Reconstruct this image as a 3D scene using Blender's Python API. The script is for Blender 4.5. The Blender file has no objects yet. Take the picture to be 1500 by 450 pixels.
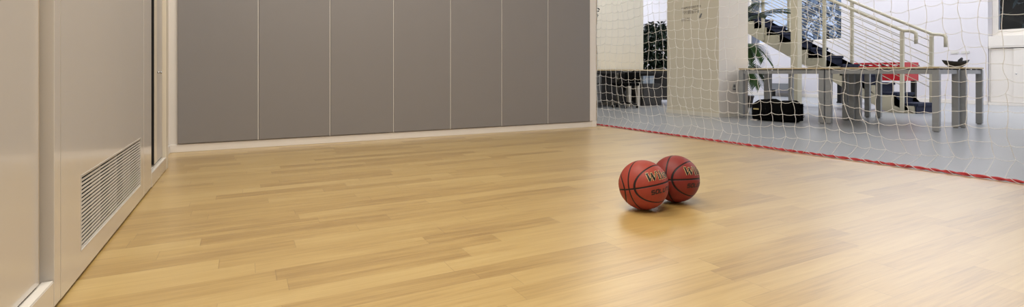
import bpy, bmesh, math, random
from mathutils import Vector, Matrix
random.seed(7)
C = bpy.context.scene.collection
PI = math.pi

# ------------------------------------------------------------------ camera
H = 0.68
YAW = math.radians(27.97)
FPX = 742.0
cam = bpy.data.cameras.new('camera')
camo = bpy.data.objects.new('camera', cam); C.objects.link(camo)
camo.location = (0, 0, H)
camo.rotation_euler = (PI/2, 0, -YAW)
cam.sensor_width = 36.0
cam.lens = 36.0*FPX/1500.0
cam.shift_x = 0.0
cam.shift_y = (107-225)/1500.0
cam.clip_start = 0.02
bpy.context.scene.camera = camo
bpy.context.scene.view_settings.view_transform = 'Standard'
bpy.context.scene.view_settings.look = 'None'

# ------------------------------------------------------------------ materials
def srgb(r, g, b):
    f = lambda c: (c/255/12.92) if c/255 <= .04045 else ((c/255+.055)/1.055)**2.4
    return (f(r), f(g), f(b), 1)

class NT:
    def __init__(s, name):
        s.m = bpy.data.materials.new(name); s.m.use_nodes = True
        s.t = s.m.node_tree; s.b = s.t.nodes['Principled BSDF']
    def n(s, typ, **kw):
        nd = s.t.nodes.new(typ)
        for k, v in kw.items(): setattr(nd, k, v)
        return nd
    def l(s, a, b): s.t.links.new(a, b)
    def math(s, op, a, b=None, c=None, clamp=False):
        nd = s.n('ShaderNodeMath', operation=op); nd.use_clamp = clamp
        for i, v in enumerate((a, b, c)):
            if v is None: continue
            if isinstance(v, (int, float)): nd.inputs[i].default_value = v
            else: s.l(v, nd.inputs[i])
        return nd.outputs[0]
    def mix(s, fac, a, b, blend='MIX'):
        nd = s.n('ShaderNodeMix', data_type='RGBA', blend_type=blend)
        for i, v in ((0, fac), (6, a), (7, b)):
            if isinstance(v, (int, float, tuple)): nd.inputs[i].default_value = v
            else: s.l(v, nd.inputs[i])
        return nd.outputs[2]

def mat(name, col, rough=.5, metal=0, noise=.04, scale=6, bump=0, bscale=60, spec=.5, coat=0, coatr=.1, stretch=None):
    t = NT(name)
    tc = t.n('ShaderNodeTexCoord'); src = tc.outputs['Object']
    if stretch:
        mp = t.n('ShaderNodeMapping'); mp.inputs['Scale'].default_value = stretch
        t.l(src, mp.inputs['Vector']); src = mp.outputs[0]
    nz = t.n('ShaderNodeTexNoise'); nz.inputs['Scale'].default_value = scale; nz.inputs['Detail'].default_value = 4
    t.l(src, nz.inputs['Vector'])
    lo = tuple(c*(1-noise*2) for c in col[:3])+(1,); hi = tuple(min(1, c*(1+noise*2)) for c in col[:3])+(1,)
    t.l(t.mix(nz.outputs['Fac'], lo, hi), t.b.inputs['Base Color'])
    t.b.inputs['Roughness'].default_value = rough; t.b.inputs['Metallic'].default_value = metal
    t.b.inputs['Specular IOR Level'].default_value = spec
    t.b.inputs['Coat Weight'].default_value = coat; t.b.inputs['Coat Roughness'].default_value = coatr
    if bump:
        n2 = t.n('ShaderNodeTexNoise'); n2.inputs['Scale'].default_value = bscale; n2.inputs['Detail'].default_value = 3
        t.l(src, n2.inputs['Vector'])
        bp = t.n('ShaderNodeBump'); bp.inputs['Strength'].default_value = bump; bp.inputs['Distance'].default_value = .004
        t.l(n2.outputs['Fac'], bp.inputs['Height']); t.l(bp.outputs[0], t.b.inputs['Normal'])
    return t.m

M = {}
M['white_wall'] = mat('white_wall', srgb(214, 211, 216), .7, noise=.01, bump=.05)
M['cream_wall'] = mat('cream_wall', srgb(222, 218, 207), .7, noise=.015, bump=.05)
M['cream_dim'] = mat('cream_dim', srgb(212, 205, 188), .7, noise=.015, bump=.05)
M['pillar_lit'] = mat('pillar_lit', srgb(232, 226, 218), .7, noise=.01)
M['trim_white'] = mat('trim_white', srgb(226, 220, 212), .45, noise=.015)
M['ceiling'] = mat('ceiling_paint', srgb(230, 230, 228), .8, noise=.01)
M['panel'] = mat('panel_grey', srgb(131, 127, 125), .5, noise=.012, scale=2.2, bump=.08, bscale=180)
M['cabinet'] = mat('cabinet_laminate', srgb(209, 202, 192), .2, noise=.012, scale=3, spec=.5, coat=.7, coatr=.1)
M['cabinet_door'] = mat('cabinet_door_laminate', srgb(205, 198, 188), .22, noise=.012, scale=3, coat=.7, coatr=.1)
M['cabinet_edge'] = mat('cabinet_edge', srgb(176, 160, 132), .35, noise=.02)
M['cream_stile'] = mat('cream_stile', srgb(216, 206, 186), .35, noise=.015)
M['grey_stile'] = mat('grey_panel', srgb(186, 180, 174), .3, noise=.015)
M['sill'] = mat('sill_white', srgb(222, 216, 206), .3, noise=.01)
M['dark_void'] = mat('dark_void', srgb(14, 13, 12), .8)  # near-black colour stands in for shade inside recesses and gaps
M['slat'] = mat('grille_slat', srgb(205, 200, 192), .35, noise=.02)
M['desk_grey'] = mat('desk_grey_metal', srgb(160, 162, 163), .42, metal=.15, noise=.02, bump=.04, bscale=200)
M['desk_top'] = mat('desk_top_wood', srgb(214, 194, 154), .4, noise=.05, scale=5, stretch=(1, 14, 14))
M['dark_grey'] = mat('dark_grey', srgb(66, 65, 64), .5, noise=.04)
M['mid_grey'] = mat('mid_grey', srgb(120, 122, 124), .5, noise=.03)
M['pale_leg'] = mat('pale_leg', srgb(205, 198, 186), .4, noise=.02)
M['black_fabric'] = mat('black_fabric', srgb(4, 4, 5), .9, spec=.15, noise=.2, scale=30, bump=.35, bscale=240)
M['black_plastic'] = mat('black_plastic', srgb(20, 20, 22), .35, noise=.05)
M['black_matte'] = mat('black_matte', srgb(28, 27, 28), .6, noise=.06)
M['cord'] = mat('net_cord', srgb(232, 232, 231), .7, noise=.05, scale=30)
M['red_rope'] = mat('red_rope', srgb(190, 62, 68), .6, noise=.14, scale=60, bump=.4, bscale=260)
M['beige_post'] = mat('beige_post', srgb(206, 188, 158), .5, noise=.04)
M['stair_cream'] = mat('stair_cream', srgb(204, 198, 178), .45, noise=.02)
M['navy'] = mat('navy_carpet', srgb(32, 38, 62), .9, noise=.12, scale=40, bump=.2, bscale=300)
M['red_paint'] = mat('red_paint', srgb(186, 24, 38), .35, noise=.05)
M['chrome'] = mat('chrome', srgb(190, 190, 190), .18, metal=1, noise=.02)
M['terracotta'] = mat('pot_grey', srgb(70, 66, 62), .6, noise=.06)
M['soil'] = mat('soil', srgb(45, 34, 26), .95, noise=.2, scale=40)
M['leaf_dark'] = mat('leaf_dark', srgb(34, 52, 38), .35, noise=.25, scale=3)
M['leaf_palm'] = mat('leaf_palm', srgb(62, 92, 48), .4, noise=.25, scale=3)
M['leaf_dry'] = mat('leaf_dry', srgb(78, 98, 74), .5, noise=.2, scale=3)
M['bark'] = mat('bark', srgb(84, 66, 48), .8, noise=.15, scale=20)
M['leaf_dusk_lit'] = mat('leaf_dusk_lit', srgb(182, 196, 224), .4, noise=.3, scale=2)  # blue dusk light put into the leaf colour
M['leaf_night'] = mat('leaf_night', srgb(86, 110, 116), .5, noise=.3, scale=2)
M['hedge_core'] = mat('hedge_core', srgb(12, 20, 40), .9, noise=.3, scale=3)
M['ground'] = mat('outside_ground', srgb(90, 95, 100), .9, noise=.1)
M['brown_wood'] = mat('brown_wood', srgb(112, 88, 66), .5, noise=.08, scale=4, stretch=(14, 14, 1))
M['pale_blue'] = mat('pale_blue_card', srgb(176, 190, 206), .5, noise=.12, scale=14)
M['yellow_tag'] = mat('yellow_tag', srgb(196, 178, 120), .6)
M['letter_black'] = mat('letter_black', srgb(16, 13, 12), .5)
M['letter_gold'] = mat('letter_gold', srgb(214, 184, 128), .45, noise=.05)
M['letter_dark'] = mat('letter_dark', srgb(44, 16, 14), .55)
M['sign_grey'] = mat('sign_grey', srgb(146, 140, 130), .6, noise=.08)
M['socket'] = mat('socket_plastic', srgb(206, 204, 198), .4)

def glass_mat():
    t = NT('window_glass')
    tr = t.n('ShaderNodeBsdfTransparent'); tr.inputs[0].default_value = (.93, .96, .98, 1)
    gl = t.n('ShaderNodeBsdfGlossy'); gl.inputs['Roughness'].default_value = .03
    fr = t.n('ShaderNodeFresnel'); fr.inputs[0].default_value = 1.4
    mx = t.n('ShaderNodeMixShader'); t.l(fr.outputs[0], mx.inputs[0]); t.l(tr.outputs[0], mx.inputs[1]); t.l(gl.outputs[0], mx.inputs[2])
    t.l(mx.outputs[0], t.t.nodes['Material Output'].inputs[0])
    return t.m
M['glass'] = glass_mat()

def wood_floor():
    t = NT('wood_strip_floor')
    g = t.n('ShaderNodeNewGeometry'); sp = t.n('ShaderNodeSeparateXYZ'); t.l(g.outputs['Position'], sp.inputs[0])
    x, y = sp.outputs[0], sp.outputs[1]
    yr = t.math('DIVIDE', y, .1015); row = t.math('FLOOR', yr)
    w1 = t.n('ShaderNodeTexWhiteNoise', noise_dimensions='1D'); t.l(row, w1.inputs['W'])
    ln = t.math('MULTIPLY_ADD', w1.outputs['Value'], .5, 1.2)          # row dependent length factor
    u = t.math('ADD', t.math('MULTIPLY', x, ln), t.math('MULTIPLY', w1.outputs['Value'], 37.3))
    col = t.math('FLOOR', u)
    cb = t.n('ShaderNodeCombineXYZ'); t.l(row, cb.inputs[0]); t.l(col, cb.inputs[1])
    w2 = t.n('ShaderNodeTexWhiteNoise', noise_dimensions='2D'); t.l(cb.outputs[0], w2.inputs['Vector'])
    r = w2.outputs['Value']
    # grain, stretched along the strip and shifted for every strip
    cv = t.n('ShaderNodeCombineXYZ')
    t.l(t.math('MULTIPLY', x, 1.6), cv.inputs[0]); t.l(t.math('MULTIPLY', y, 26), cv.inputs[1]); t.l(t.math('MULTIPLY', r, 60), cv.inputs[2])
    nz = t.n('ShaderNodeTexNoise'); nz.inputs['Scale'].default_value = 1.3; nz.inputs['Detail'].default_value = 6; nz.inputs['Roughness'].default_value = .62; nz.inputs['Distortion'].default_value = .5
    t.l(cv.outputs[0], nz.inputs['Vector'])
    cv2 = t.n('ShaderNodeCombineXYZ')
    t.l(t.math('MULTIPLY', x, 5), cv2.inputs[0]); t.l(t.math('MULTIPLY', y, 140), cv2.inputs[1]); t.l(r, cv2.inputs[2])
    nf = t.n('ShaderNodeTexNoise'); nf.inputs['Scale'].default_value = 1.0; nf.inputs['Detail'].default_value = 3
    t.l(cv2.outputs[0], nf.inputs['Vector'])
    tone = t.math('ADD', t.math('MULTIPLY', r, .34), t.math('ADD', t.math('MULTIPLY', nz.outputs['Fac'], .8), t.math('MULTIPLY', nf.outputs['Fac'], .36)))
    tone = t.math('SUBTRACT', tone, .30, clamp=True)
    ra = t.n('ShaderNodeValToRGB'); e = ra.color_ramp.elements
    e[0].position = .05; e[0].color = srgb(142, 106, 47)
    e[1].position = .95; e[1].color = srgb(208, 180, 117)
    m = e.new(.42); m.color = srgb(184, 151, 86)
    t.l(tone, ra.inputs[0])
    fu = t.math('FRACT', u); fy = t.math('FRACT', yr)
    e1 = t.math('LESS_THAN', fu, .0035); e2 = t.math('LESS_THAN', fy, .012)
    ed = t.math('MULTIPLY', t.math('MAXIMUM', e1, e2), .38)
    # sparse darker knots
    kv = t.n('ShaderNodeCombineXYZ'); t.l(t.math('MULTIPLY', x, 2.2), kv.inputs[0]); t.l(t.math('MULTIPLY', y, 9), kv.inputs[1]); t.l(t.math('MULTIPLY', r, 9), kv.inputs[2])
    kn = t.n('ShaderNodeTexNoise'); kn.inputs['Scale'].default_value = 1.7; kn.inputs['Detail'].default_value = 1
    t.l(kv.outputs[0], kn.inputs['Vector'])
    kf = t.math('MULTIPLY', t.math('MULTIPLY', t.math('SUBTRACT', kn.outputs['Fac'], .66), 6, clamp=True), .35)
    c1 = t.mix(kf, ra.outputs[0], srgb(134, 92, 44))
    c2 = t.mix(ed, c1, srgb(112, 78, 38))
    t.l(c2, t.b.inputs['Base Color'])
    t.b.inputs['Specular IOR Level'].default_value = .6; t.b.inputs['Coat Weight'].default_value = 1.0; t.b.inputs['Coat Roughness'].default_value = .36; t.b.inputs['Coat IOR'].default_value = 1.7
    n3 = t.n('ShaderNodeTexNoise'); n3.inputs['Scale'].default_value = 1.2
    t.l(g.outputs['Position'], n3.inputs['Vector'])
    t.l(t.math('MULTIPLY_ADD', n3.outputs['Fac'], .12, .3), t.b.inputs['Roughness'])
    bp = t.n('ShaderNodeBump'); bp.inputs['Strength'].default_value = .06; bp.inputs['Distance'].default_value = .002
    t.l(nf.outputs['Fac'], bp.inputs['Height']); t.l(bp.outputs[0], t.b.inputs['Normal'])
    return t.m
M['wood'] = wood_floor()
M['resin'] = mat('grey_resin_floor', srgb(158, 161, 166), .3, noise=.02, scale=1.3, bump=.03, bscale=30)

ELL_A, ELL_B = math.radians(76), math.radians(46)
def ball_mat(name, base, lo):
    t = NT(name)
    tc = t.n('ShaderNodeTexCoord')
    nm = t.n('ShaderNodeVectorMath', operation='NORMALIZE'); t.l(tc.outputs['Object'], nm.inputs[0])
    sp = t.n('ShaderNodeSeparateXYZ'); t.l(nm.outputs[0], sp.inputs[0])
    a, e, p = sp.outputs
    ay = t.math('ABSOLUTE', e); az = t.math('ABSOLUTE', p)
    lat = t.math('ARCSINE', p); lon = t.math('ARCTAN2', ay, a)
    q1 = t.math('POWER', t.math('ABSOLUTE', t.math('DIVIDE', t.math('SUBTRACT', lon, PI/2), ELL_A)), 2)
    q2 = t.math('POWER', t.math('ABSOLUTE', t.math('DIVIDE', lat, ELL_B)), 2)
    q = t.math('SQRT', t.math('ADD', q1, q2))
    d3 = t.math('MULTIPLY', t.math('ABSOLUTE', t.math('SUBTRACT', q, 1)), .92)
    d = t.math('MINIMUM', t.math('MINIMUM', ay, az), d3)
    mask = t.math('SUBTRACT', 1, t.math('DIVIDE', t.math('SUBTRACT', d, .024), .012, clamp=True), clamp=True)
    nz = t.n('ShaderNodeTexNoise'); nz.inputs['Scale'].default_value = 14; nz.inputs['Detail'].default_value = 4
    t.l(tc.outputs['Object'], nz.inputs['Vector'])
    c = t.mix(nz.outputs['Fac'], lo, base)
    t.l(t.mix(mask, c, srgb(24, 16, 15)), t.b.inputs['Base Color'])
    t.b.inputs['Roughness'].default_value = .52; t.b.inputs['Specular IOR Level'].default_value = .35
    vo = t.n('ShaderNodeTexVoronoi'); vo.inputs['Scale'].default_value = 420
    t.l(tc.outputs['Object'], vo.inputs['Vector'])
    hgt = t.math('SUBTRACT', t.math('MULTIPLY', vo.outputs['Distance'], -.12), t.math('MULTIPLY', mask, 1.4))
    bp = t.n('ShaderNodeBump'); bp.inputs['Strength'].default_value = .7; bp.inputs['Distance'].default_value = .0018
    t.l(hgt, bp.inputs['Height']); t.l(bp.outputs[0], t.b.inputs['Normal'])
    return t.m
M['ball1'] = ball_mat('basketball_leather', srgb(164, 68, 52), srgb(140, 52, 40))
M['ball2'] = ball_mat('basketball_leather_dark', srgb(140, 48, 40), srgb(110, 36, 30))

# ------------------------------------------------------------------ mesh helpers
def B(): return bmesh.new()
def box(bm, x0, x1, y0, y1, z0, z1, bev=0, mtx=None):
    r = bmesh.ops.create_cube(bm, size=1)
    vs = r['verts']
    for v in vs:
        v.co = Vector(((x0+x1)/2+v.co.x*(x1-x0), (y0+y1)/2+v.co.y*(y1-y0), (z0+z1)/2+v.co.z*(z1-z0)))
    if bev:
        es = list({e for v in vs for e in v.link_edges})
        rr = bmesh.ops.bevel(bm, geom=es, offset=bev, segments=2, profile=.5, affect='EDGES')
        vs = list({v for f in rr['faces'] for v in f.verts} | {v for v in vs if v.is_valid})
    if mtx is not None:
        bmesh.ops.transform(bm, matrix=mtx, verts=[v for v in vs if v.is_valid])
    return bm
def tube(bm, pts, r, n=8, caps=True):
    pts = [Vector(p) for p in pts]
    rs = r if isinstance(r, (list, tuple)) else [r]*len(pts)
    rings = []
    t0 = (pts[1]-pts[0]).normalized()
    up = Vector((0, 0, 1)) if abs(t0.z) < .9 else Vector((1, 0, 0))
    nrm = t0.cross(up).normalized()
    for i, p in enumerate(pts):
        if i == 0: t = pts[1]-pts[0]
        elif i == len(pts)-1: t = pts[-1]-pts[-2]
        else: t = (pts[i+1]-pts[i]).normalized()+(pts[i]-pts[i-1]).normalized()
        t.normalize()
        nrm = (nrm-t*nrm.dot(t)).normalized(); b = t.cross(nrm)
        rings.append([bm.verts.new(p+(nrm*math.cos(2*PI*k/n)+b*math.sin(2*PI*k/n))*rs[i]) for k in range(n)])
    for a, c in zip(rings, rings[1:]):
        for k in range(n):
            bm.faces.new((a[k], a[(k+1) % n], c[(k+1) % n], c[k]))
    if caps:
        bm.faces.new(rings[0][::-1]); bm.faces.new(rings[-1])
    return bm
def lathe(bm, prof, n=32, loc=(0, 0, 0)):
    rings = []
    for r, z in prof:
        rings.append([bm.verts.new((loc[0]+max(r, 1e-4)*math.cos(2*PI*k/n), loc[1]+max(r, 1e-4)*math.sin(2*PI*k/n), loc[2]+z)) for k in range(n)])
    for a, c in zip(rings, rings[1:]):
        for k in range(n): bm.faces.new((a[k], a[(k+1) % n], c[(k+1) % n], c[k]))
    bm.faces.new(rings[0][::-1]); bm.faces.new(rings[-1])
    return bm
def prism(bm, poly, axis, lo, hi):
    """poly of (a,b); axis x -> (y,z), y -> (x,z), z -> (x,y)"""
    def pt(a, b, c): return {'x': (c, a, b), 'y': (a, c, b), 'z': (a, b, c)}[axis]
    A = [bm.verts.new(pt(a, b, lo)) for a, b in poly]; D = [bm.verts.new(pt(a, b, hi)) for a, b in poly]
    n = len(poly)
    f1 = bm.faces.new(A); f2 = bm.faces.new(D[::-1])
    for k in range(n): bm.faces.new((A[k], D[k], D[(k+1) % n], A[(k+1) % n]))
    return bm
def obj(name, bm, m, parent=None, smooth=False):
    bmesh.ops.recalc_face_normals(bm, faces=bm.faces[:])
    me = bpy.data.meshes.new(name); bm.to_mesh(me); bm.free()
    me.materials.append(M[m] if isinstance(m, str) else m)
    if smooth:
        for p in me.polygons: p.use_smooth = True
    o = bpy.data.objects.new(name, me); C.objects.link(o)
    if parent is not None: o.parent = parent
    return o
def tag(o, label, cat, group=None):
    o['label'] = label; o['category'] = cat
    if group: o['group'] = group
    return o
def thing(name, label, cat, loc=(0, 0, 0), rz=0, group=None):
    o = bpy.data.objects.new(name, None); C.objects.link(o)
    o.empty_display_size = .1
    o.location = loc; o.rotation_euler = (0, 0, rz)
    return tag(o, label, cat, group)
def struct(name, bm, m, label=None, parent=None):
    o = obj(name, bm, m, parent)
    if parent is None: o['kind'] = 'structure'
    if label: o['label'] = label; o['category'] = name.split('_')[0]
    return o
def empty_struct(name, label, cat, loc=(0, 0, 0)):
    o = thing(name, label, cat, loc); o['kind'] = 'structure'; return o
def dup(root, loc, rz, label, group=None):
    r = root.copy(); C.objects.link(r); r.location = loc; r.rotation_euler = (0, 0, rz); r['label'] = label
    if group: r['group'] = group
    for ch in list(root.children):
        c = ch.copy(); C.objects.link(c); c.parent = r
        for g in ch.children:
            d = g.copy(); C.objects.link(d); d.parent = c
    return r

# ------------------------------------------------------------------ room shell
NETA, NETB = Vector((4.065, 5.31)), Vector((4.216, 1.28))
ndir = (NETB-NETA).normalized()
NETC = NETA+ndir*6.9
def netx(y): return NETA.x+(NETB.x-NETA.x)*(NETA.y-y)/(NETA.y-NETB.y)
bm = B()
prism(bm, [(-1.3, -4), (netx(-4), -4), (netx(5.36), 5.36), (-1.3, 5.36)], 'z', -.1, 0)
struct('floor', bm, 'wood', 'warm oak strip flooring of the court, in front of the net')
bm = B()
prism(bm, [(netx(-4), -4), (14.6, -4), (14.6, 12.2), (3.6, 12.2), (3.6, 5.36), (netx(5.36), 5.36)], 'z', -.1, 0)
struct('floor.001', bm, 'resin', 'smooth pale grey floor of the area behind the net')

bm = B(); box(bm, -1.3, 3.94, 5.18, 5.36, 0, 4)
struct('wall_back', bm, 'trim_white', 'wall behind the grey panels')
bm = B(); box(bm, -1.3, -.56, 4.385, 5.18, 0, 4); box(bm, -1.45, -1.3, -4, 5.36, 0, 4)
struct('wall_left', bm, 'trim_white', 'white left wall at the end of the fitted cabinets')
bm = B(); box(bm, -1.45, 14.6, -4.15, -4, 0, 4.4)
struct('wall_front', bm, 'white_wall', 'white wall behind the viewer')
bm = B(); box(bm, 3.6, 14.6, 12.2, 12.35, 0, 4.4)
struct('wall_far', bm, 'white_wall', 'white wall far behind the plant')
bm = B(); box(bm, 3.6, 7.9, 8.62, 8.8, 0, 4.4)
struct('wall_partition', bm, 'cream_wall', 'cream partition wall behind the dark desk')
bm = B(); box(bm, 3.6, 3.76, 5.36, 8.62, 0, 4.4)
struct('wall_side', bm, 'cream_wall', 'cream wall running back behind the grey panels')
bm = B(); box(bm, -1.45, 14.6, -4.15, 12.35, 4.4, 4.55)
struct('ceiling', bm, 'ceiling', 'white ceiling')
# right wall with two window openings and a recess for the cabinet
W1 = (7.76, 10.6, 1.56, 3.2)      # y0,y1,z0,z1 window 1
W2 = (3.0, 4.77, 0.0, 3.2)        # recess with window 2
bm = B()
box(bm, 14, 14.6, -4, W2[0], 0, 4.4)
box(bm, 14, 14.6, W2[0], W2[1], W2[3], 4.4)
box(bm, 14, 14.6, W2[1], W1[0], 0, 4.4)
box(bm, 14, 14.6, W1[0], W1[1], 0, W1[2]); box(bm, 14, 14.6, W1[0], W1[1], W1[3], 4.4)
box(bm, 14, 14.6, W1[1], 12.2, 0, 4.4)
box(bm, 14.42, 14.6, W2[0], W2[1], 0, 1.5)
struct('wall_right', bm, 'white_wall', 'long white wall with windows on the right, far behind the net')
# pillar
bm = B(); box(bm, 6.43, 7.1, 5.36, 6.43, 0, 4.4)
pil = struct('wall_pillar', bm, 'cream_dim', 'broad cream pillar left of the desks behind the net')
pil.data.materials.append(M['pillar_lit'])
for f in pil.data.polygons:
    if abs(f.normal.y) > .5: f.material_index = 1  # lighter colour lifts these faces, brighter light put into the material
bm = B(); box(bm, 6.418, 7.112, 5.348, 6.442, 0, .06)
struct('baseboard_pillar', bm, 'cream_wall', 'low cream skirting around the foot of the broad pillar')
# baseboards
bm = B(); box(bm, -.548, 3.9, 5.163, 5.18, 0, .068, .003); box(bm, 3.88, 3.95, 5.155, 5.18, 0, .075, .002)
struct('baseboard_back', bm, 'trim_white', 'off-white skirting under the grey wall panels')
bm = B(); box(bm, -.56, -.545, 4.39, 5.163, 0, .068, .003)
struct('baseboard_left', bm, 'trim_white', 'short off-white skirting on the left wall by the cabinets')
bm = B(); box(bm, 13.985, 14, 4.78, 12.2, 0, .09, .003); box(bm, 13.985, 14, -4, 2.99, 0, .09, .003)
struct('baseboard_right', bm, 'trim_white', 'white skirting along the right wall')
bm = B(); box(bm, 3.845, 3.943, 5.158, 5.18, .076, 4, .002)
struct('trim_1', bm, 'trim_white', 'narrow white strip at the right end of the panelled wall')

# ------------------------------------------------------------------ grey wall panels
bms = B(); box(bms, .6166, .6214, .0015, .029, 0, 3.3)
names = ['first grey wall panel from the left, beside the cabinets', 'second grey wall panel counted from the cabinets',
         'third grey wall panel counted from the cabinets', 'middle grey wall panel, fourth of the seven',
         'fifth grey wall panel counted from the cabinets', 'sixth grey wall panel, next to the last one by the net',
         'last grey wall panel, next to the net at right']
bm = B(); box(bm, .004, .6165, 0, .029, 0, 3.3, .004)
p0 = obj('wall_panel', bm, 'panel')
j0 = obj('joint_strip', bms, 'trim_white', p0); j0['label'] = 'thin pale joint strip'
for k in range(7):
    o = p0 if k == 0 else p0.copy()
    if k:
        C.objects.link(o); jj = j0.copy(); C.objects.link(jj); jj.parent = o
    o.location = (-.497+.6205*k, 5.15, .074)
    tag(o, names[k], 'wall panel', 'grey panels along the back wall')

# ------------------------------------------------------------------ left fitted units
CX = -.475
HT = 2.9
# left sliding-door cabinet
t = thing('storage_cabinet', 'beige sliding door cabinet cut off by the left picture edge', 'cabinet', (0, 0, 0))
bm = B()
box(bm, -1.25, -1.2, .5, 1.884, .0, HT); box(bm, -1.2, -.53, .5, .53, .0, HT)
box(bm, -1.2, -.53, 1.868, 1.884, .0, HT); box(bm, -1.2, -.53, .53, 1.868, HT-.05, HT)
obj('carcass', bm, 'cabinet_edge', t)
bm = B(); box(bm, -1.2, CX, .5, 1.8835, 0.004, .086, .002)
obj('plinth', bm, 'cabinet', t)
bm = B(); box(bm, -.5015, CX-.0015, .5, 1.8825, .0865, .0895, .0008); box(bm, -.53, -.5075, .5, 1.8825, .0865, .0895, .0008)
obj('sill', bm, 'sill', t)
bm = B(); box(bm, -.528, -.497, .55, 1.845, .095, HT-.06, .003)
d = obj('door', bm, 'cabinet_door', t)
bm = B(); box(bm, -.526, -.4985, 1.8455, 1.855, .095, HT-.06, .002)
obj('edge_strip', bm, 'cabinet_edge', d)
# ventilation unit with the grille
t = thing('ventilation_unit', 'tall glossy beige unit with a louvred grille near the floor', 'ventilation unit')
GY0, GY1, GZ0, GZ1 = 2.155, 3.267, .088, .340
bm = B(); box(bm, -1.2, CX, 1.887, 1.943, 0.012, HT, .0015)
obj('side_post', bm, 'cabinet', t)
bm = B()
x0, x1 = -.495, CX
def holed(bm, ya, yb, za, zb):
    yy = [ya, GY0, GY1, yb]; zz = [za, GZ0, GZ1, zb]
    V = {}
    for xi, x in enumerate((x0, x1)):
        for i, y in enumerate(yy):
            for j, z in enumerate(zz): V[xi, i, j] = bm.verts.new((x, y, z))
    for i in range(3):
        for j in range(3):
            if (i, j) == (1, 1): continue
            for xi in (0, 1): bm.faces.new((V[xi, i, j], V[xi, i+1, j], V[xi, i+1, j+1], V[xi, i, j+1]))
    for i in range(3):
        for j in (0, 3): bm.faces.new((V[0, i, j], V[0, i+1, j], V[1, i+1, j], V[1, i, j]))
    for j in range(3):
        for i in (0, 3): bm.faces.new((V[0, i, j], V[0, i, j+1], V[1, i, j+1], V[1, i, j]))
    for a, b_ in (((1, 1), (2, 1)), ((2, 1), (2, 2)), ((2, 2), (1, 2)), ((1, 2), (1, 1))):
        bm.faces.new((V[0, a[0], a[1]], V[0, b_[0], b_[1]], V[1, b_[0], b_[1]], V[1, a[0], a[1]]))
holed(bm, 1.9455, 3.358, .012, HT)
obj('front_panel', bm, 'cabinet', t)
bm = B(); box(bm, -1.2, CX+.0005, 3.3605, 3.615, .012, HT, .0015)
obj('end_post', bm, 'cabinet', t)
bm = B(); box(bm, -1.25, -.497, 1.944, 3.48, .0, .01); 
obj('base', bm, 'dark_void', t)
bm = B(); box(bm, -.60, -.53, GY0-.02, GY1+.02, GZ0-.02, GZ1+.02)
g = obj('dark_backing', bm, 'dark_void', t)  # black backing so the gaps between the slats read as shade
bm = B()
ns = 19
for k in range(ns):
    zc = GZ0+.0075+(GZ1-GZ0-.015)*k/(ns-1)
    mt = Matrix.Translation((-.479, 0, zc))
    box(bm, -.0015, .0015, GY0+.001, GY1-.001, -.0031, .0031, 0, mt)
for yy in (GY0+.28, GY0+.56, GY0+.84): box(bm, -.505, -.4795, yy-.002, yy+.002, GZ0, GZ1)
obj('grille', bm, 'slat', t)
bm = B(); fw = .004
box(bm, -.494, CX+.001, GY0-.0005, GY0+fw, GZ0, GZ1); box(bm, -.494, CX+.001, GY1-fw, GY1+.0005, GZ0, GZ1)
box(bm, -.494, CX+.001, GY0, GY1, GZ0-.0005, GZ0+.003); box(bm, -.494, CX+.001, GY0, GY1, GZ1-.003, GZ1+.0005)
obj('grille_frame', bm, 'slat', t)
# right cabinet
t = thing('storage_cabinet', 'narrow beige cabinet with a small pull between the grille unit and white wall', 'cabinet')
bm = B()
box(bm, -1.25, -1.2, 3.634, 4.38, 0, HT); box(bm, -1.2, -.53, 3.634, 3.65, 0, HT); box(bm, -1.2, -.53, 4.255, 4.37, 0, HT)
box(bm, -1.2, -.53, 3.65, 4.26, HT-.05, HT)
obj('carcass', bm, 'dark_void', t)
bm = B(); box(bm, -.53, CX, 4.262, 4.375, .0, HT, .003)
obj('end_stile', bm, 'cream_stile', t)
bm = B(); box(bm, -1.2, CX, 3.633, 4.261, 0.004, .086, .002)
obj('plinth', bm, 'cabinet', t)
bm = B(); box(bm, -.491, CX-.001, 3.633, 4.26, .0865, .0895, .0008); box(bm, -.53, -.496, 3.633, 4.26, .0865, .0895, .0008)
obj('sill', bm, 'sill', t)
bm = B(); box(bm, -.52, -.495, 3.885, 4.0, .1, HT-.06, .002)
d = obj('door', bm, 'cream_stile', t)
bm = B(); box(bm, -.52, -.4955, 3.876, 3.8848, .1, HT-.06); obj('gap_shade', bm, 'dark_void', d)['label'] = 'black strip standing in for the shaded gap'  # black strip added on the door side to paint the shadow gap
bm = B(); box(bm, -.52, -.4975, 4.0005, 4.258, .1, HT-.06, .001)
obj('door_panel', bm, 'grey_stile', d)
bm = B(); tube(bm, [(-.499, 4.04, .683), (-.482, 4.04, .683)], .006, 12); tube(bm, [(-.483, 4.04, .683), (-.474, 4.04, .683)], [.009, .0085], 16)
obj('pull', bm, 'chrome', d, True)

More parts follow.
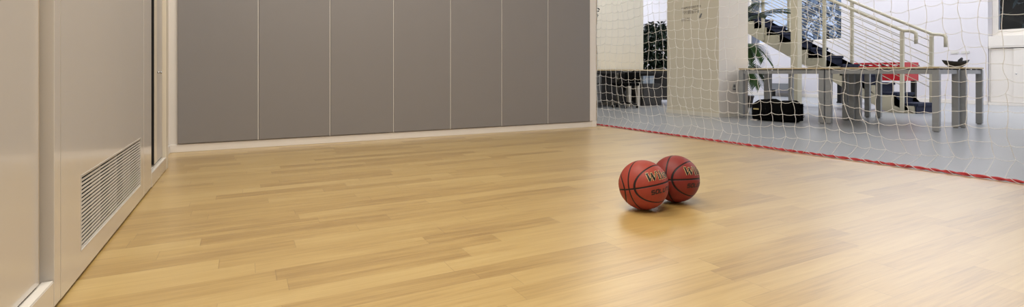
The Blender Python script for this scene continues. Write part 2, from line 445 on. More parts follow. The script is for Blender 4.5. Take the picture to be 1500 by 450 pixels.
# ------------------------------------------------------------------ basketballs
RB = .1215
LAT = lambda h: h
def stroke(bm, pts, w, mapf, closed=False):
    P = [Vector((p[0], p[1])) for p in pts]
    # resample
    Q = []
    for i in range(len(P)-1):
        n = max(1, int((P[i+1]-P[i]).length/.12))
        for k in range(n): Q.append(P[i]+(P[i+1]-P[i])*k/n)
    Q.append(P[-1])
    prev = None
    for i, p in enumerate(Q):
        if i == 0: tt = Q[1]-Q[0]
        elif i == len(Q)-1: tt = Q[-1]-Q[-2]
        else: tt = Q[i+1]-Q[i-1]
        tt.normalize(); nn = Vector((-tt.y, tt.x))
        row = []
        for s in (-1, -.33, .33, 1):
            q = p+nn*(w/2*s); row.append(bm.verts.new(mapf(q.x, q.y)))
        if prev:
            for k in range(3): bm.faces.new((prev[k], prev[k+1], row[k+1], row[k]))
        prev = row
def arc(cx, cy, rx, ry, a0, a1, n=14):
    return [(cx+rx*math.cos(math.radians(a0+(a1-a0)*i/n)), cy+ry*math.sin(math.radians(a0+(a1-a0)*i/n))) for i in range(n+1)]
WIL = []
def S(pts, w): WIL.append((pts, w))
S([(.05, 1.0), (.38, .0)], .28); S([(.36, .02), (.80, .88)], .13); S([(.72, .88), (1.0, .0)], .28); S([(.98, .02), (1.5, 1.0)], .13)
S([(-.16, 1.0), (.3, 1.0)], .11); S([(.55, .92), (.92, .92)], .1); S([(1.28, 1.0), (1.7, 1.0)], .11)
S([(1.78, .6), (1.80, 0)], .22); S([(1.62, .6), (1.85, .6)], .1); S([(1.65, 0), (2.0, .0)], .1); S([(1.80, .78), (1.82, .94)], .2)
S([(2.28, 1.0), (2.3, 0)], .22); S([(2.1, 1.0), (2.36, 1.0)], .1); S([(2.14, 0), (2.5, 0)], .1)
S(arc(2.88, .46, .19, .15, 40, 270, 10)+arc(2.88, .15, .2, .16, 90, -140, 10), .15)
S(arc(3.50, .31, .25, .29, 0, 360, 20), .17)
S([(4.02, .6), (4.04, 0)], .22); S([(3.86, .6), (4.1, .6)], .1); S([(3.9, 0), (4.2, 0)], .1)
S(arc(4.3, .36, .2, .22, 160, 0, 9)+[(4.5, 0)], .17); S([(4.36, 0), (4.7, 0)], .1)
SOL = []
def LT(ch, x):
    w = .2
    d = {'S': [[(.9, 1), (.05, 1), (.05, .52), (.9, .48), (.9, 0), (0, 0)]], 'O': [[(.05, 0), (.05, 1), (.9, 1), (.9, 0), (.05, 0)]],
         'L': [[(.05, 1), (.05, 0), (.85, 0)]], 'U': [[(.05, 1), (.05, 0), (.9, 0), (.9, 1)]], 'T': [[(-.05, 1), (.95, 1)], [(.45, 1), (.45, 0)]],
         'I': [[(.2, 1), (.2, 0)]], 'N': [[(.05, 0), (.05, 1), (.9, 0), (.9, 1)]]}[ch]
    for pl in d: SOL.append(([(x+a, b) for a, b in pl], .36))
xx = 0
for ch in 'SOLUTION': LT(ch, xx); xx += .72 if ch == 'I' else 1.28
def sph(lon, lat, r): return Vector((math.cos(lat)*math.cos(lon), math.cos(lat)*math.sin(lon), math.sin(lat)))*r
def ballmap(lon0, lat0, unit, shear, r):
    def f(x, y):
        lat = math.radians(lat0+y*unit); lon = math.radians(lon0+(x+shear*y)*unit)
        return sph(lon, lat, r)
    return f
def make_ball(label, pxc, scale_l, N, e, p, mname, loc):
    """N, e, p in the frame (right, up, towards viewer) of the line of sight"""
    L = Vector(loc); w = (Vector((0, 0, H))-L).normalized()
    rgt = Vector((0, 0, 1)).cross(w).normalized(); up = w.cross(rgt)
    tow = lambda v: (rgt*v[0]+up*v[1]+w*v[2]).normalized()
    N = tow(N); p = tow(p); p = (p-N*p.dot(N)).normalized(); e = p.cross(N)
    mt = Matrix((N, e, p)).transposed().to_4x4(); mt.translation = L
    root = bpy.data.objects.new('basketball', None)
    bm = B(); bmesh.ops.create_icosphere(bm, subdivisions=6, radius=RB)
    # seam channels pressed into the surface
    for v in bm.verts:
        n = v.co.normalized(); lat = math.asin(max(-1, min(1, n.z))); lon = math.atan2(abs(n.y), n.x)
        q = math.sqrt(((lon-PI/2)/ELL_A)**2+(lat/ELL_B)**2)
        d = min(abs(n.y), abs(n.z), abs(q-1)*.92)
        v.co = n*(RB-.0016*math.exp(-(d/.022)**2))
    o = obj('basketball', bm, mname, None, True)
    bpy.data.objects.remove(root)
    o.matrix_world = mt
    tag(o, label, 'basketball', 'basketballs on the court')
    for side in (0, 180):
        u = 18.0; sh = .16
        bm = B()
        for pts, wd in WIL: stroke(bm, pts, wd+.12, ballmap(46+side, 11, u, sh, RB+.0006))
        obj('logo_outline', bm, 'letter_gold', o)
        bm = B()
        for pts, wd in WIL: stroke(bm, pts, wd, ballmap(46+side, 11, u, sh, RB+.0011))
        obj('logo', bm, 'letter_black', o)
        bm = B()
        for pts, wd in SOL: stroke(bm, pts, wd, ballmap(49+side, -19, 8.3, .25, RB+.0006))
        obj('lettering', bm, 'letter_dark', o)
    return o
def unproj(px, py, z):
    d = FPX*(H-z)/(py-107); l = d*(px-750)/FPX
    return (d*math.sin(YAW)+l*math.cos(YAW), d*math.cos(YAW)-l*math.sin(YAW), z)
make_ball('brick-red basketball in front, overlapping the other ball, at left', 0, 0, (-.55, -.213, .807), (.806, .118, .58), (-.219, .970, .107), 'ball1', unproj(942.5, 270.8, RB))
make_ball('darker red basketball partly hidden behind the front ball, at right', 0, 0, (-.374, -.082, .923), (.92, .058, .379), (-.0856, .991, .054), 'ball2', unproj(989.5, 261.8, RB))

# ------------------------------------------------------------------ net
net = thing('divider_net', 'white knotted divider net hanging from post to right edge', 'net', (NETA.x, NETA.y, 0))
nd3 = Vector((ndir.x, ndir.y, 0)); ns3 = Vector((-ndir.y, ndir.x, 0))     # along, sideways (towards +X)
CELL = .104
NI, NJ = 62, 25
rn = random.Random(3)
ph = [rn.uniform(0, 6.28) for _ in range(8)]
def node(i, j):
    s = i*CELL; z = .012+j*CELL*.985
    low = max(0, 1-z/.55)
    s2 = s+.05*low*low*(1+.6*math.sin(i*.21+ph[0]))+.014*math.sin(j*.8+i*.33+ph[1])+.010*math.sin(i*1.3+j*.5+ph[2])
    off = .035*math.sin(s*1.1+ph[3])+.02*math.sin(s*2.7+z*2+ph[4])+.07*low**1.5*(1+.5*math.sin(s*1.7+ph[5]))
    zz = z+.016*math.sin(i*.52+j*.15+ph[6])*(z > .03)+.008*math.sin(i*1.9+j*1.1+ph[7])*(z > .03)
    if j == 0: off = .012*math.sin(i*.9); zz = .011; s2 = s
    if i == 0: s2 = .012*math.sin(j*1.7); off = .01*math.sin(j*2.3)
    return nd3*s2+ns3*off+Vector((0, 0, max(zz, .011)))
G = {}
for i in range(NI+1):
    for j in range(NJ+1):
        G[i, j] = node(i, j)+Vector((rn.uniform(-.007, .007), rn.uniform(-.007, .007), 0 if j == 0 else rn.uniform(-.007, .007)))
def cord_path(nodes, vertical):
    P = []
    for k in range(len(nodes)-1):
        a, b = nodes[k], nodes[k+1]
        am = rn.uniform(-.011, .011)
        for q in range(3):
            f = q/3
            w = math.sin(f*PI)
            if vertical: P.append(a.lerp(b, f)+nd3*am*w+ns3*rn.uniform(-.004, .004))
            else: P.append(a.lerp(b, f)+Vector((0, 0, -abs(am)*w*1.3-.005*w)))
    P.append(nodes[-1])
    return P
bm = B()
for i in range(NI+1): tube(bm, cord_path([G[i, j] for j in range(NJ+1)], True), .0018, 5)
for j in range(1, NJ+1): tube(bm, cord_path([G[i, j] for i in range(NI+1)], False), .0018, 5)
for i in range(NI+1):
    for j in range(1, NJ+1):
        bmesh.ops.create_icosphere(bm, subdivisions=1, radius=.0042, matrix=Matrix.Translation(G[i, j]))
obj('mesh', bm, 'cord', net, True)
# double cord hanging down at the post
bm = B()
tube(bm, [Vector((.012*math.sin(z*9), -.01+.008*math.sin(z*13), z)) for z in [k*.06 for k in range(1, 43)]], .0035, 6)
obj('edge_cord', bm, 'cord', net, True)
bm = B()
for s in (0, PI):
    P = []
    L = CELL*NI
    n = 420
    for k in range(n+1):
        f = k/n*L; a = f*38+s
        P.append(nd3*f+ns3*(.004*math.sin(f*4)+.0055*math.cos(a))+Vector((0, 0, .0125+.0055*math.sin(a))))
    tube(bm, P, .0058, 6)
rope = obj('bottom_rope', bm, 'red_rope', net, True)
rope['label'] = 'red rope along the floor edge of the net'
bm = B()
P = []
for k in range(NI*16+1):
    f = k/(NI*16)*CELL*NI; a = f/CELL*2*PI
    P.append(nd3*f+ns3*(.014*math.cos(a))+Vector((0, 0, .0135+.0115*math.sin(a))))
tube(bm, P, .0016, 5)
obj('lacing', bm, 'cord', net, True)
# post and clips
t = thing('net_post', 'narrow beige post at the end of the panelled wall holding the net', 'post', (4.045, 5.385, 0))
bm = B(); box(bm, -.065, .062, -.03, .055, .02, 3.2, .004)
obj('shaft', bm, 'beige_post', t)
bm = B(); box(bm, -.07, .066, -.034, .06, 0, .02, .003)
obj('foot', bm, 'brown_wood', t)
for z, lab, sc in ((1.52, 'topmost black clip fixing the net to the beige post', 1.5), (1.442, 'second black clip from the top on the beige post', 1.1), (1.338, 'third black clip from the top on the beige post', .8), (.938, 'lowest small black clip on the beige post', .7)):
    bm = B()
    tube(bm, [(.022*sc*math.cos(a)-.0, .004*math.sin(a*2), .014*sc*math.sin(a)) for a in [k*2*PI/14 for k in range(13)]], .005*sc, 7)
    box(bm, -.03*sc, -.012*sc, -.007, .007, -.009*sc, .009*sc, .002)
    o = obj('net_clip', bm, 'black_plastic', None, True); o.location = (4.108+.028*sc, 5.40, z)
    tag(o, lab, 'clip', 'clips on the net post')

# ------------------------------------------------------------------ desks behind the net
ROT = math.radians(7.5)
U = Vector((math.cos(ROT), math.sin(ROT), 0)); V = Vector((-math.sin(ROT), math.cos(ROT), 0))
G0 = Vector((7.08, 2.87, 0))
def dpos(u, v, z=0): q = G0+U*u+V*v; return (q.x, q.y, z)
LU, LV = .73, 1.14
def make_desk(label):
    t = thing('desk', label, 'desk', dpos(0, 0), ROT, 'grey metal desks behind the net')
    bm = B(); box(bm, -.036, LU+.036, -.036, LV+.036, .733, .752, .002)
    obj('desktop', bm, 'desk_top', t)
    hw = .033
    for (a, b) in ((0, 0), (LU, 0), (0, LV), (LU, LV)):
        bm = B(); box(bm, a-hw, a+hw, b-hw, b+hw, .008, .72, .003); box(bm, a-.02, a+.02, b-.02, b+.02, 0, .008)
        obj('leg', bm, 'desk_grey', t)
    bm = B()
    for b in (-.02, LV-.02): box(bm, hw, LU-hw, b, b+.04, .668, .72, .002)
    for a in (-.02, LU-.02): box(bm, a, a+.04, hw, LV-hw, .668, .72, .002)
    obj('frame', bm, 'desk_grey', t)
    sp = []
    for a in (.0, .2, .5, LU):
        for b in (0, LV): sp.append((a-.045, a+.045, b-.018, b+.018))
    for b in (.3, .57, .85):
        for a in (0, LU): sp.append((a-.018, a+.018, b-.09, b+.09))
    for q in sp[:14]:
        bm = B(); box(bm, *q, .7203, .7328); obj('spacer', bm, 'dark_grey', t)
    return t
dk = make_desk('grey desk nearest the net, front left of the block of four')
dup(dk, dpos(.815, -.05), ROT, 'grey desk with the dark boat-shaped bowl on it')
dup(dk, dpos(0, LV+.085), ROT, 'grey desk above the black bag, against the broad pillar')
dup(dk, dpos(.825, LV+.10), ROT, 'grey desk at the back right of the block, next to the square cream post')

# bowl
bx, by, _ = dpos(1.1, .09)
t = thing('bowl', 'dark boat-shaped bowl at the right end of the desks', 'bowl', (bx, by, .752), -YAW-.35)
bm = B()
def hull(bm, L, Wd, z0, z1, lift, inset):
    rings = []
    for f, zf in ((.42, 0), (.62, .25), (.85, .6), (1, 1)):
        ring = []
        for k in range(28):
            a = 2*PI*k/28
            x = L*f*math.copysign(abs(math.cos(a))**.8, math.cos(a))
            y = Wd*f*math.copysign(abs(math.sin(a))**1.2, math.sin(a))
            ring.append((x*inset, y*inset, z0+(z1-z0)*zf+lift*zf*(abs(x)/L)**2))
        rings.append(ring)
    R = [[bm.verts.new(p) for p in r] for r in rings]
    for a, c in zip(R, R[1:]):
        for k in range(28): bm.faces.new((a[k], a[(k+1) % 28], c[(k+1) % 28], c[k]))
    return R
Ro = hull(bm, .145, .085, 0, .076, .022, 1)
Ri = hull(bm, .145, .085, .008, .076, .022, .955)
bm.faces.new(Ro[0][::-1]); bm.faces.new(Ri[0])
for k in range(28): bm.faces.new((Ro[3][k], Ro[3][(k+1) % 28], Ri[3][(k+1) % 28], Ri[3][k]))
obj('body', bm, 'black_matte', t, True)
bm = B(); tube(bm, [(.03, 0, .012), (.045, 0, .05), (.05, .0, .09), (.068, 0, .125)], [.034, .03, .024, .01], 10)
obj('finial', bm, 'black_matte', t, True)
bm = B()
bmesh.ops.create_uvsphere(bm, u_segments=16, v_segments=10, radius=.04, matrix=Matrix.Translation((-.04, 0, .045)))
obj('mound', bm, 'black_matte', t, True)

# bag
t = thing('sports_bag', 'soft black sports bag on the floor in front of the desk legs', 'bag', (6.66, 4.58, 0), math.radians(96))
bm = B()
L, Wd, Hh = .33, .14, .30
n = 18
rings = []
for k in range(n+1):
    f = -1+2*k/n
    sx = f*L; sc = (1-abs(f)**7)**.5 if abs(f) < 1 else .0
    sc = max(sc, .3)
    sag = .012*math.sin(f*6)+.008*math.sin(f*13)
    ring = []
    for q in range(20):
        a = 2*PI*q/20
        cy = math.copysign(abs(math.cos(a))**.55, math.cos(a)); cz = math.copysign(abs(math.sin(a))**.5, math.sin(a))
        z = Hh/2+cz*Hh/2*(sc if cz > 0 else 1 if sc > .5 else .8)+(sag if cz > .3 else 0)
        ring.append(bm.verts.new((sx, cy*Wd*sc*(1+.05*math.sin(f*9)), max(.003, z))))
    rings.append(ring)
for a, c in zip(rings, rings[1:]):
    for q in range(20): bm.faces.new((a[q], a[(q+1) % 20], c[(q+1) % 20], c[q]))
bm.faces.new(rings[0][::-1]); bm.faces.new(rings[-1])
obj('body', bm, 'black_fabric', t, True)
bm = B()
for s in (-1,):
    tube(bm, [(-.16, .142, .2), (-.12, .15, .12), (-.05, .156, .085), (.05, .156, .085), (.12, .15, .12), (.16, .142, .2)], .009, 8)
obj('strap', bm, 'black_fabric', t, True)
bm = B(); box(bm, .17, .25, .138, .146, .155, .175, .003)
obj('tag', bm, 'yellow_tag', t)['label'] = 'small yellowish tag'
bm = B(); box(bm, -.326, -.3, -.105, .105, .02, .255, .004)
for k in range(70):
    a = rn.uniform(0, 2*PI); yy = rn.uniform(-.1, .1); zz = rn.uniform(.04, .25)
    tube(bm, [(-.32, yy, zz), (-.345-rn.uniform(0, .015), yy+rn.uniform(-.015, .015), zz+rn.uniform(-.02, .02))], [.003, .0008], 4)
obj('fringe', bm, 'black_fabric', t)
bm = B(); box(bm, .2, .29, .1, .15, 0.0, .012, .003)
obj('foot_strip', bm, 'trim_white', t)

# far dark desks on the left
def far_desk(x0, x1, label):
    t = thing('work_desk', label, 'desk', (x0, 7.9, 0), 0, 'dark desks by the cream partition')
    w = x1-x0
    bm = B(); box(bm, 0, w, 0, .68, .725, .75, .002); obj('desktop', bm, 'desk_top', t)
    bm = B(); box(bm, .03, w-.03, .5, .52, .08, .7); obj('modesty_panel', bm, 'dark_grey', t)
    bm = B(); box(bm, .02, w-.02, .03, .07, .675, .724, .002); box(bm, .02, w-.02, .61, .65, .675, .724, .002); obj('frame', bm, 'dark_grey', t)
    return t
t = far_desk(5.3, 6.98, 'dark far desk left of the pillar, by the beige post')
for xx in (.05, 1.58):
    for yy in (.03, .58): bm = B(); box(bm, xx, xx+.07, yy, yy+.07, 0, .674, .003); obj('leg', bm, 'pale_leg', t)
bm = B(); box(bm, .55, .95, .1, .5, .05, .66, .004); dr = obj('drawer_unit', bm, 'dark_grey', t)
for z in (.1, .29, .48):
    bm = B(); box(bm, .56, .94, .088, .1, z, z+.17, .003); f = obj('drawer', bm, 'mid_grey', dr)
t = far_desk(7.0, 8.8, 'dark far desk beneath the bushy plant, left of the pillar')
for xx in (.12, 1.7):
    for yy in (.03, .58): bm = B(); box(bm, xx, xx+.06, yy, yy+.06, 0, .674, .003); obj('leg', bm, 'pale_leg', t)
# chair pushed under the far desk
t = thing('office_chair', 'dark office chair pushed under the far desk by the post', 'chair', (6.6, 7.72, 0))
bm = B(); box(bm, -.2, .2, -.2, .2, .43, .49, .02); obj('seat', bm, 'black_fabric', t)
bm = B(); box(bm, -.19, .19, -.25, -.21, .5, .69, .015); obj('backrest', bm, 'black_fabric', t)
bm = B(); tube(bm, [(0, 0, .09), (0, 0, .43)], .025, 12); obj('column', bm, 'black_plastic', t, True)
for k in range(5):
    a = k*2*PI/5+.3
    bm = B(); tube(bm, [(0, 0, .1), (.24*math.cos(a), .24*math.sin(a), .065)], [.022, .014], 8); l_ = obj('leg', bm, 'black_plastic', t, True)
    bm = B(); tube(bm, [(.24*math.cos(a)-.012, .24*math.sin(a), .026), (.24*math.cos(a)+.012, .24*math.sin(a), .026)], .026, 12); obj('castor', bm, 'black_plastic', l_, True)
# low dark unit with pale boxes under the desk
t = thing('low_cabinet', 'low dark cabinet under the far desk beside the pillar', 'cabinet', (7.5, 7.98, 0))
bm = B(); box(bm, -.2, .32, 0, .3, .0, .46, .006); obj('body', bm, 'dark_grey', t)
bm = B(); box(bm, -.19, .06, -.012, -.001, .03, .44, .004); obj('door', bm, 'dark_grey', t)
bm = B(); box(bm, .065, .31, -.012, -.001, .03, .44, .004); obj('door', bm, 'dark_grey', t)
for k, lab in ((0, 'left one of two pale blue boxes under the far desk'), (1, 'right one of two pale blue boxes under the far desk')):
    t = thing('storage_box', lab, 'box', (7.40+k*.17, 8.0, .46), .1*k, 'pale blue boxes under the far desk')
    bm = B(); box(bm, -.07, .07, 0, .16, .0, .135, .004); obj('body', bm, 'pale_blue', t)
    bm = B(); box(bm, -.074, .074, -.004, .164, .136, .16, .004); obj('lid', bm, 'pale_blue', t)

# square cream post by the stairs
bm = B(); box(bm, 8.78, 8.91, 5.62, 5.75, 0, 4.4, .004)
tag(obj('support_post', bm, 'stair_cream'), 'square cream steel post rising in front of the staircase', 'post')

# ------------------------------------------------------------------ staircase
SX0, SX1, SY0 = 9.92, 10.5, 4.3
RUN, RISE, NST = .30, .17, 14
st = thing('staircase', 'cream steel staircase with navy carpeted steps and rod railings', 'staircase', (SX0, SY0, 0))
for k in range(NST):
    y0 = k*RUN; z1 = (k+1)*RISE
    bm = B()
    prism(bm, [(y0, z1-RISE+.002), (y0+.012, z1-RISE+.002), (y0+.012, z1-.045), (y0+RUN+.02, z1-.045), (y0+RUN+.02, z1), (y0-.025, z1), (y0-.025, z1-.045), (y0, z1-.045)], 'x', .004, SX1-SX0-.004)
    obj('step', bm, 'navy', st)
def stringer(xa, xb):
    bm = B()
    z = lambda y: .567*y
    yE = NST*RUN
    poly = [(.42, 0), (0.02, 0), (0.02, RISE-.047)]
    for k in range(NST):
        poly += [((k)*RUN+.014, (k+1)*RISE-.047), ((k+1)*RUN+.012, (k+1)*RISE-.047)]
    poly += [(yE+.01, z(yE)-.24)]
    # quads strip build: bottom line from (.42,0)
    n = len(poly)
    prism(bm, poly, 'x', xa, xb)
    bmesh.ops.triangulate(bm, faces=[f for f in bm.faces if len(f.verts) > 4])
    return bm
W_ = SX1-SX0
obj('stringer', stringer(-.03, .003), 'stair_cream', st)
obj('stringer', stringer(W_-.003, W_+.03), 'stair_cream', st)
bm = B(); box(bm, 0, W_, NST*RUN, NST*RUN+1.2, NST*RISE-.12, NST*RISE, .004); obj('landing', bm, 'navy', st)
bm = B(); tube(bm, [(.3, NST*RUN+1.1, .0), (.3, NST*RUN+1.1, NST*RISE-.12)], .06, 12); obj('landing_post', bm, 'stair_cream', st, True)
SL = RISE/RUN
for side, xo in ((0, -.055), (1, W_+.055)):
    zr = lambda y: 1.292+SL*(y)      # rail height along the run
    y0 = .18 if side == 0 else .05
    dz = 0 if side == 0 else .03
    bm = B()
    P = [(xo, y0-.20, zr(y0)-.23+dz), (xo, y0-.20, zr(y0)-.06+dz), (xo, y0-.175, zr(y0)-.028+dz), (xo, y0-.13, zr(y0)-.012+dz), (xo, y0-.02, zr(y0)+.0+dz)]
    P += [(xo, y, zr(y)+dz) for y in (y0+.5, y0+1.5, y0+2.5, NST*RUN)]
    tube(bm, P, .026, 12)
    obj('handrail', bm, 'stair_cream', st, True)
    for q in range(4):
        y = y0+1.3*q
        if y > NST*RUN: break
        bm = B(); zb = 0.0 if q == 0 else max(0, .567*y-.2)
        box(bm, xo-.024, xo+.024, y-.026, y+.026, zb, zr(y)+dz-.01, .004)
        obj('post', bm, 'stair_cream', st)
    for q in range(7):
        off = .12+q*.135
        bm = B()
        tube(bm, [(xo, y0, zr(y0)+dz-off), (xo, NST*RUN, zr(NST*RUN)+dz-off)], .0065, 8)
        obj('rail_rod', bm, 'stair_cream', st, True)

# ------------------------------------------------------------------ table football behind the stairs
t = thing('football_table', 'red table football table with black legs behind the stairs', 'game table', (11.9, 5.36, 0))
FW, FL = .56, 1.36
bm = B()
box(bm, 0, .03, 0, FL, .52, .90, .004); box(bm, FW-.03, FW, 0, FL, .52, .90, .004)
box(bm, .03, FW-.03, 0, .03, .52, .90, .004); box(bm, .03, FW-.03, FL-.03, FL, .52, .90, .004)
box(bm, .03, FW-.03, .03, FL-.03, .7, .72)
obj('cabinet', bm, 'red_paint', t)
for a in (.02, FW-.1):
    for b in (.02, FL-.1):
        bm = B(); box(bm, a, a+.08, b, b+.08, .03, .52, .004); l_ = obj('leg', bm, 'black_plastic', t)
        bm = B(); box(bm, a-.01, a+.09, b-.01, b+.09, 0, .03, .006); obj('foot', bm, 'black_plastic', l_)
for q in range(8):
    y = .12+q*(FL-.24)/7
    bm = B(); tube(bm, [(-.18, y, .84), (FW+.18, y, .84)], .008, 8)
    r_ = obj('rod', bm, 'chrome', t, True)
    s = -1 if q % 2 else 1
    xa = -.28 if s < 0 else FW+.16
    bm = B(); tube(bm, [(xa, y, .84), (xa+.12, y, .84)], [.016, .018], 10); obj('handle', bm, 'black_plastic', r_, True)
    for x in (.14, .28, .42):
        bm = B(); box(bm, x-.012, x+.012, y-.008, y+.008, .75, .89, .003); obj('player', bm, 'black_plastic', r_)

# ------------------------------------------------------------------ low furniture at the far right wall
t = thing('bench', 'low grey bench against the far white wall, seen between desk legs', 'bench', (13.6, 9.2, 0))
bm = B(); box(bm, 0, .32, -.35, .45, .2, .38, .006); obj('seat', bm, 'mid_grey', t)
for yy in (-.3, .36):
    bm = B(); box(bm, .03, .29, yy, yy+.05, 0, .2, .003); obj('leg', bm, 'dark_grey', t)
bm = B(); box(bm, 0, .03, 0, .06, .12, 1.02, .003)
o = tag(obj('wooden_board', bm, 'brown_wood'), 'narrow brown board standing upright by the far wall', 'board'); o.location = (13.2, 8.35, -.12)

# right cabinet in the recess
t = thing('sliding_door_cabinet', 'low off-white sliding door cabinet under the right window', 'cabinet', (14.0, W2[1], 0))
CW = W2[1]-W2[0]
bm = B(); box(bm, .0, .4, -CW+.01, -.005, .0, .06, .003); obj('plinth', bm, 'trim_white', t)
bm = B(); box(bm, .03, .4, -.025, -.008, .06, 1.21, .002); box(bm, .03, .4, -CW+.01, -CW+.027, .06, 1.21, .002); box(bm, .0, .4, -CW+.01, -.008, 1.21, 1.235, .002); box(bm, .38, .4, -CW+.03, -.03, .06, 1.2)
obj('carcass', bm, 'trim_white', t)
for a, b, xo in ((-.62, -.028, .04), (-1.3, -.40, .015)):
    bm = B(); box(bm, xo, xo+.018, a, b, .065, 1.195, .002); d = obj('door', bm, 'trim_white', t)
    if b > -.1: continue
    bm = B(); tube(bm, [(xo-.006, b-.045, .665), (xo+.002, b-.045, .665)], .012, 12); obj('lock', bm, 'chrome', d, True)
# window 2 (right)
w = empty_struct('window_2', 'right window with a dark leafy view above the low cabinet', 'window', (14.0, W2[1], 0))
bm = B(); box(bm, .0, .42, -CW+.005, -.003, 1.238, 1.46, .004); obj('window_sill', bm, 'trim_white', w)
bm = B()
box(bm, .2, .27, -.1, -.003, 1.461, 3.19, .004); box(bm, .2, .27, -CW+.005, -CW+.1, 1.461, 3.19, .004)
box(bm, .2, .27, -CW+.1, -.1, 1.461, 1.6, .004); box(bm, .2, .27, -CW+.1, -.1, 3.1, 3.19, .004)
obj('window_frame', bm, 'trim_white', w)
bm = B(); box(bm, .23, .236, -CW+.09, -.09, 1.59, 3.11); obj('pane', bm, 'glass', w)
# window 1
w = empty_struct('window_1', 'large window with a bluish view behind the stairs', 'window', (14.0, W1[0], 0))
L1 = W1[1]-W1[0]
bm = B()
box(bm, .1, .17, .003, .06, W1[2]+.003, W1[3]-.003, .004); box(bm, .1, .17, L1-.06, L1-.003, W1[2]+.003, W1[3]-.003, .004)
box(bm, .1, .17, .06, L1-.06, W1[2]+.003, W1[2]+.05, .004); box(bm, .1, .17, .06, L1-.06, W1[3]-.05, W1[3]-.003, .004)
obj('window_frame', bm, 'trim_white', w)
bm = B(); box(bm, .13, .136, .05, L1-.05, W1[2]+.04, W1[3]-.04); obj('pane', bm, 'glass', w)
# switch plates
for k, (ya, yb) in enumerate(((5.27, 5.41), (5.08, 5.22))):
    bm = B(); box(bm, 13.988, 14, ya, yb, 1.105, 1.16, .003)
    o = tag(obj('switch_plate', bm, 'socket'), ('left' if k == 0 else 'right')+' one of two small switch plates on the white wall beyond the desks', 'switch', 'switch plates on the white wall')
    bm = B(); box(bm, 13.983, 13.988, ya+.03, ya+.065, 1.115, 1.15, .001); obj('rocker', bm, 'socket', o)
# socket on pillar
bm = B(); box(bm, 6.72, 6.80, 5.348, 5.36, .43, .51, .003)
o = tag(obj('power_socket', bm, 'socket'), 'small power socket on the lighter side of the broad pillar', 'socket')
bm = B(); tube(bm, [(6.76, 5.349, .475), (6.76, 5.342, .475)], .022, 16); obj('outlet', bm, 'mid_grey', o, True)
bm = B(); box(bm, 6.735, 6.785, 5.335, 5.349, .415, .432, .002); obj('flap', bm, 'mid_grey', o)
# faint lettered sign on the pillar
sg = thing('wall_sign', 'faint grey blurred lettering on the front of the broad pillar', 'sign', (6.4295, 6.10, 1.5))
rs = random.Random(11)
for z, y0, y1, hh in ((.23, 0, .40, .035), (.145, .02, .33, .06), (.03, .0, .2, .055)):
    bm = B(); y = y0
    while y < y1:
        wd = rs.uniform(.018, .034); k = rs.randint(0, 2); X0, X1 = -.003, .0
        Y = -y
        box(bm, X0, X1, Y-.008, Y, z, z+hh)
        if k != 1: box(bm, X0, X1, Y-wd, Y-.008, z+hh-.009, z+hh)
        if k != 0: box(bm, X0, X1, Y-wd, Y-.008, z+hh*.45, z+hh*.45+.009)
        if k != 2: box(bm, X0, X1, Y-wd, Y-wd+.008, z, z+hh*.9)
        y += wd+.014
    obj('lettering', bm, 'sign_grey', sg)
bm = B(); prism(bm, [(-.37, .09), (-.40, .13), (-.42, .125), (-.395, .06), (-.36, .055)], 'x', -.003, 0)
obj('emblem', bm, 'mid_grey', sg)

# ------------------------------------------------------------------ plants
def leaf(bm, base, d, up, L, w, bend=.3, seg=4):
    d = d.normalized(); s = d.cross(up).normalized()
    if s.length < .1: s = Vector((1, 0, 0))
    nn = s.cross(d)
    prev = None
    for k in range(seg+1):
        f = k/seg
        c = base+d*L*f-Vector((0, 0, 1))*bend*L*f*f
        wd = w*math.sin(PI*min(.98, f*.9+.06))
        row = (bm.verts.new(c-s*wd/2+nn*wd*.12), bm.verts.new(c), bm.verts.new(c+s*wd/2+nn*wd*.12))
        if prev:
            bm.faces.new((prev[0], prev[1], row[1], row[0])); bm.faces.new((prev[1], prev[2], row[2], row[1]))
        prev = row
def rdir(r, zlo=-1, zhi=1):
    a = r.uniform(0, 2*PI); z = r.uniform(zlo, zhi); q = math.sqrt(max(0, 1-z*z)); return Vector((q*math.cos(a), q*math.sin(a), z))
def pot(parent, r, h):
    bm = B(); lathe(bm, [(r*.72, 0), (r*.78, .02), (r, h), (r*1.06, h), (r*1.06, h+.03), (r*.95, h+.03), (r*.93, h-.03)], 28); obj('pot', bm, 'terracotta', parent, True)
    bm = B(); lathe(bm, [(r*.9, h-.028), (r*.88, h-.01)], 24); obj('soil', bm, 'soil', parent)
# bushy plant behind the far desk
rp = random.Random(5)
t = thing('potted_plant', 'tall bushy dark green plant behind the far desk, left of the pillar', 'plant', (8.75, 9.15, 0))
pot(t, .2, .35)
bm = B()
for k in range(4):
    a = k*PI/2+.4
    tube(bm, [(.05*math.cos(a), .05*math.sin(a), .33), (.1*math.cos(a), .1*math.sin(a), .9), (.2*math.cos(a), .2*math.sin(a), 1.65)], [.016, .012, .006], 7)
obj('stem', bm, 'bark', t, True)
bm = B()
for k in range(2300):
    z = rp.uniform(.5, 1.86)
    rr = .42*math.sin(PI*min(.93, max(.12, (z-.3)/1.75)))**.6
    a = rp.uniform(0, 2*PI); q = rr*math.sqrt(rp.uniform(.1, 1))
    c = Vector((q*math.cos(a), q*math.sin(a), z))
    dd = Vector((math.cos(a), math.sin(a), 0))*.7+rdir(rp)*.7
    leaf(bm, c, dd, Vector((0, 0, 1)), rp.uniform(.1, .17), rp.uniform(.045, .07), .35)
obj('foliage', bm, 'leaf_dark', t)
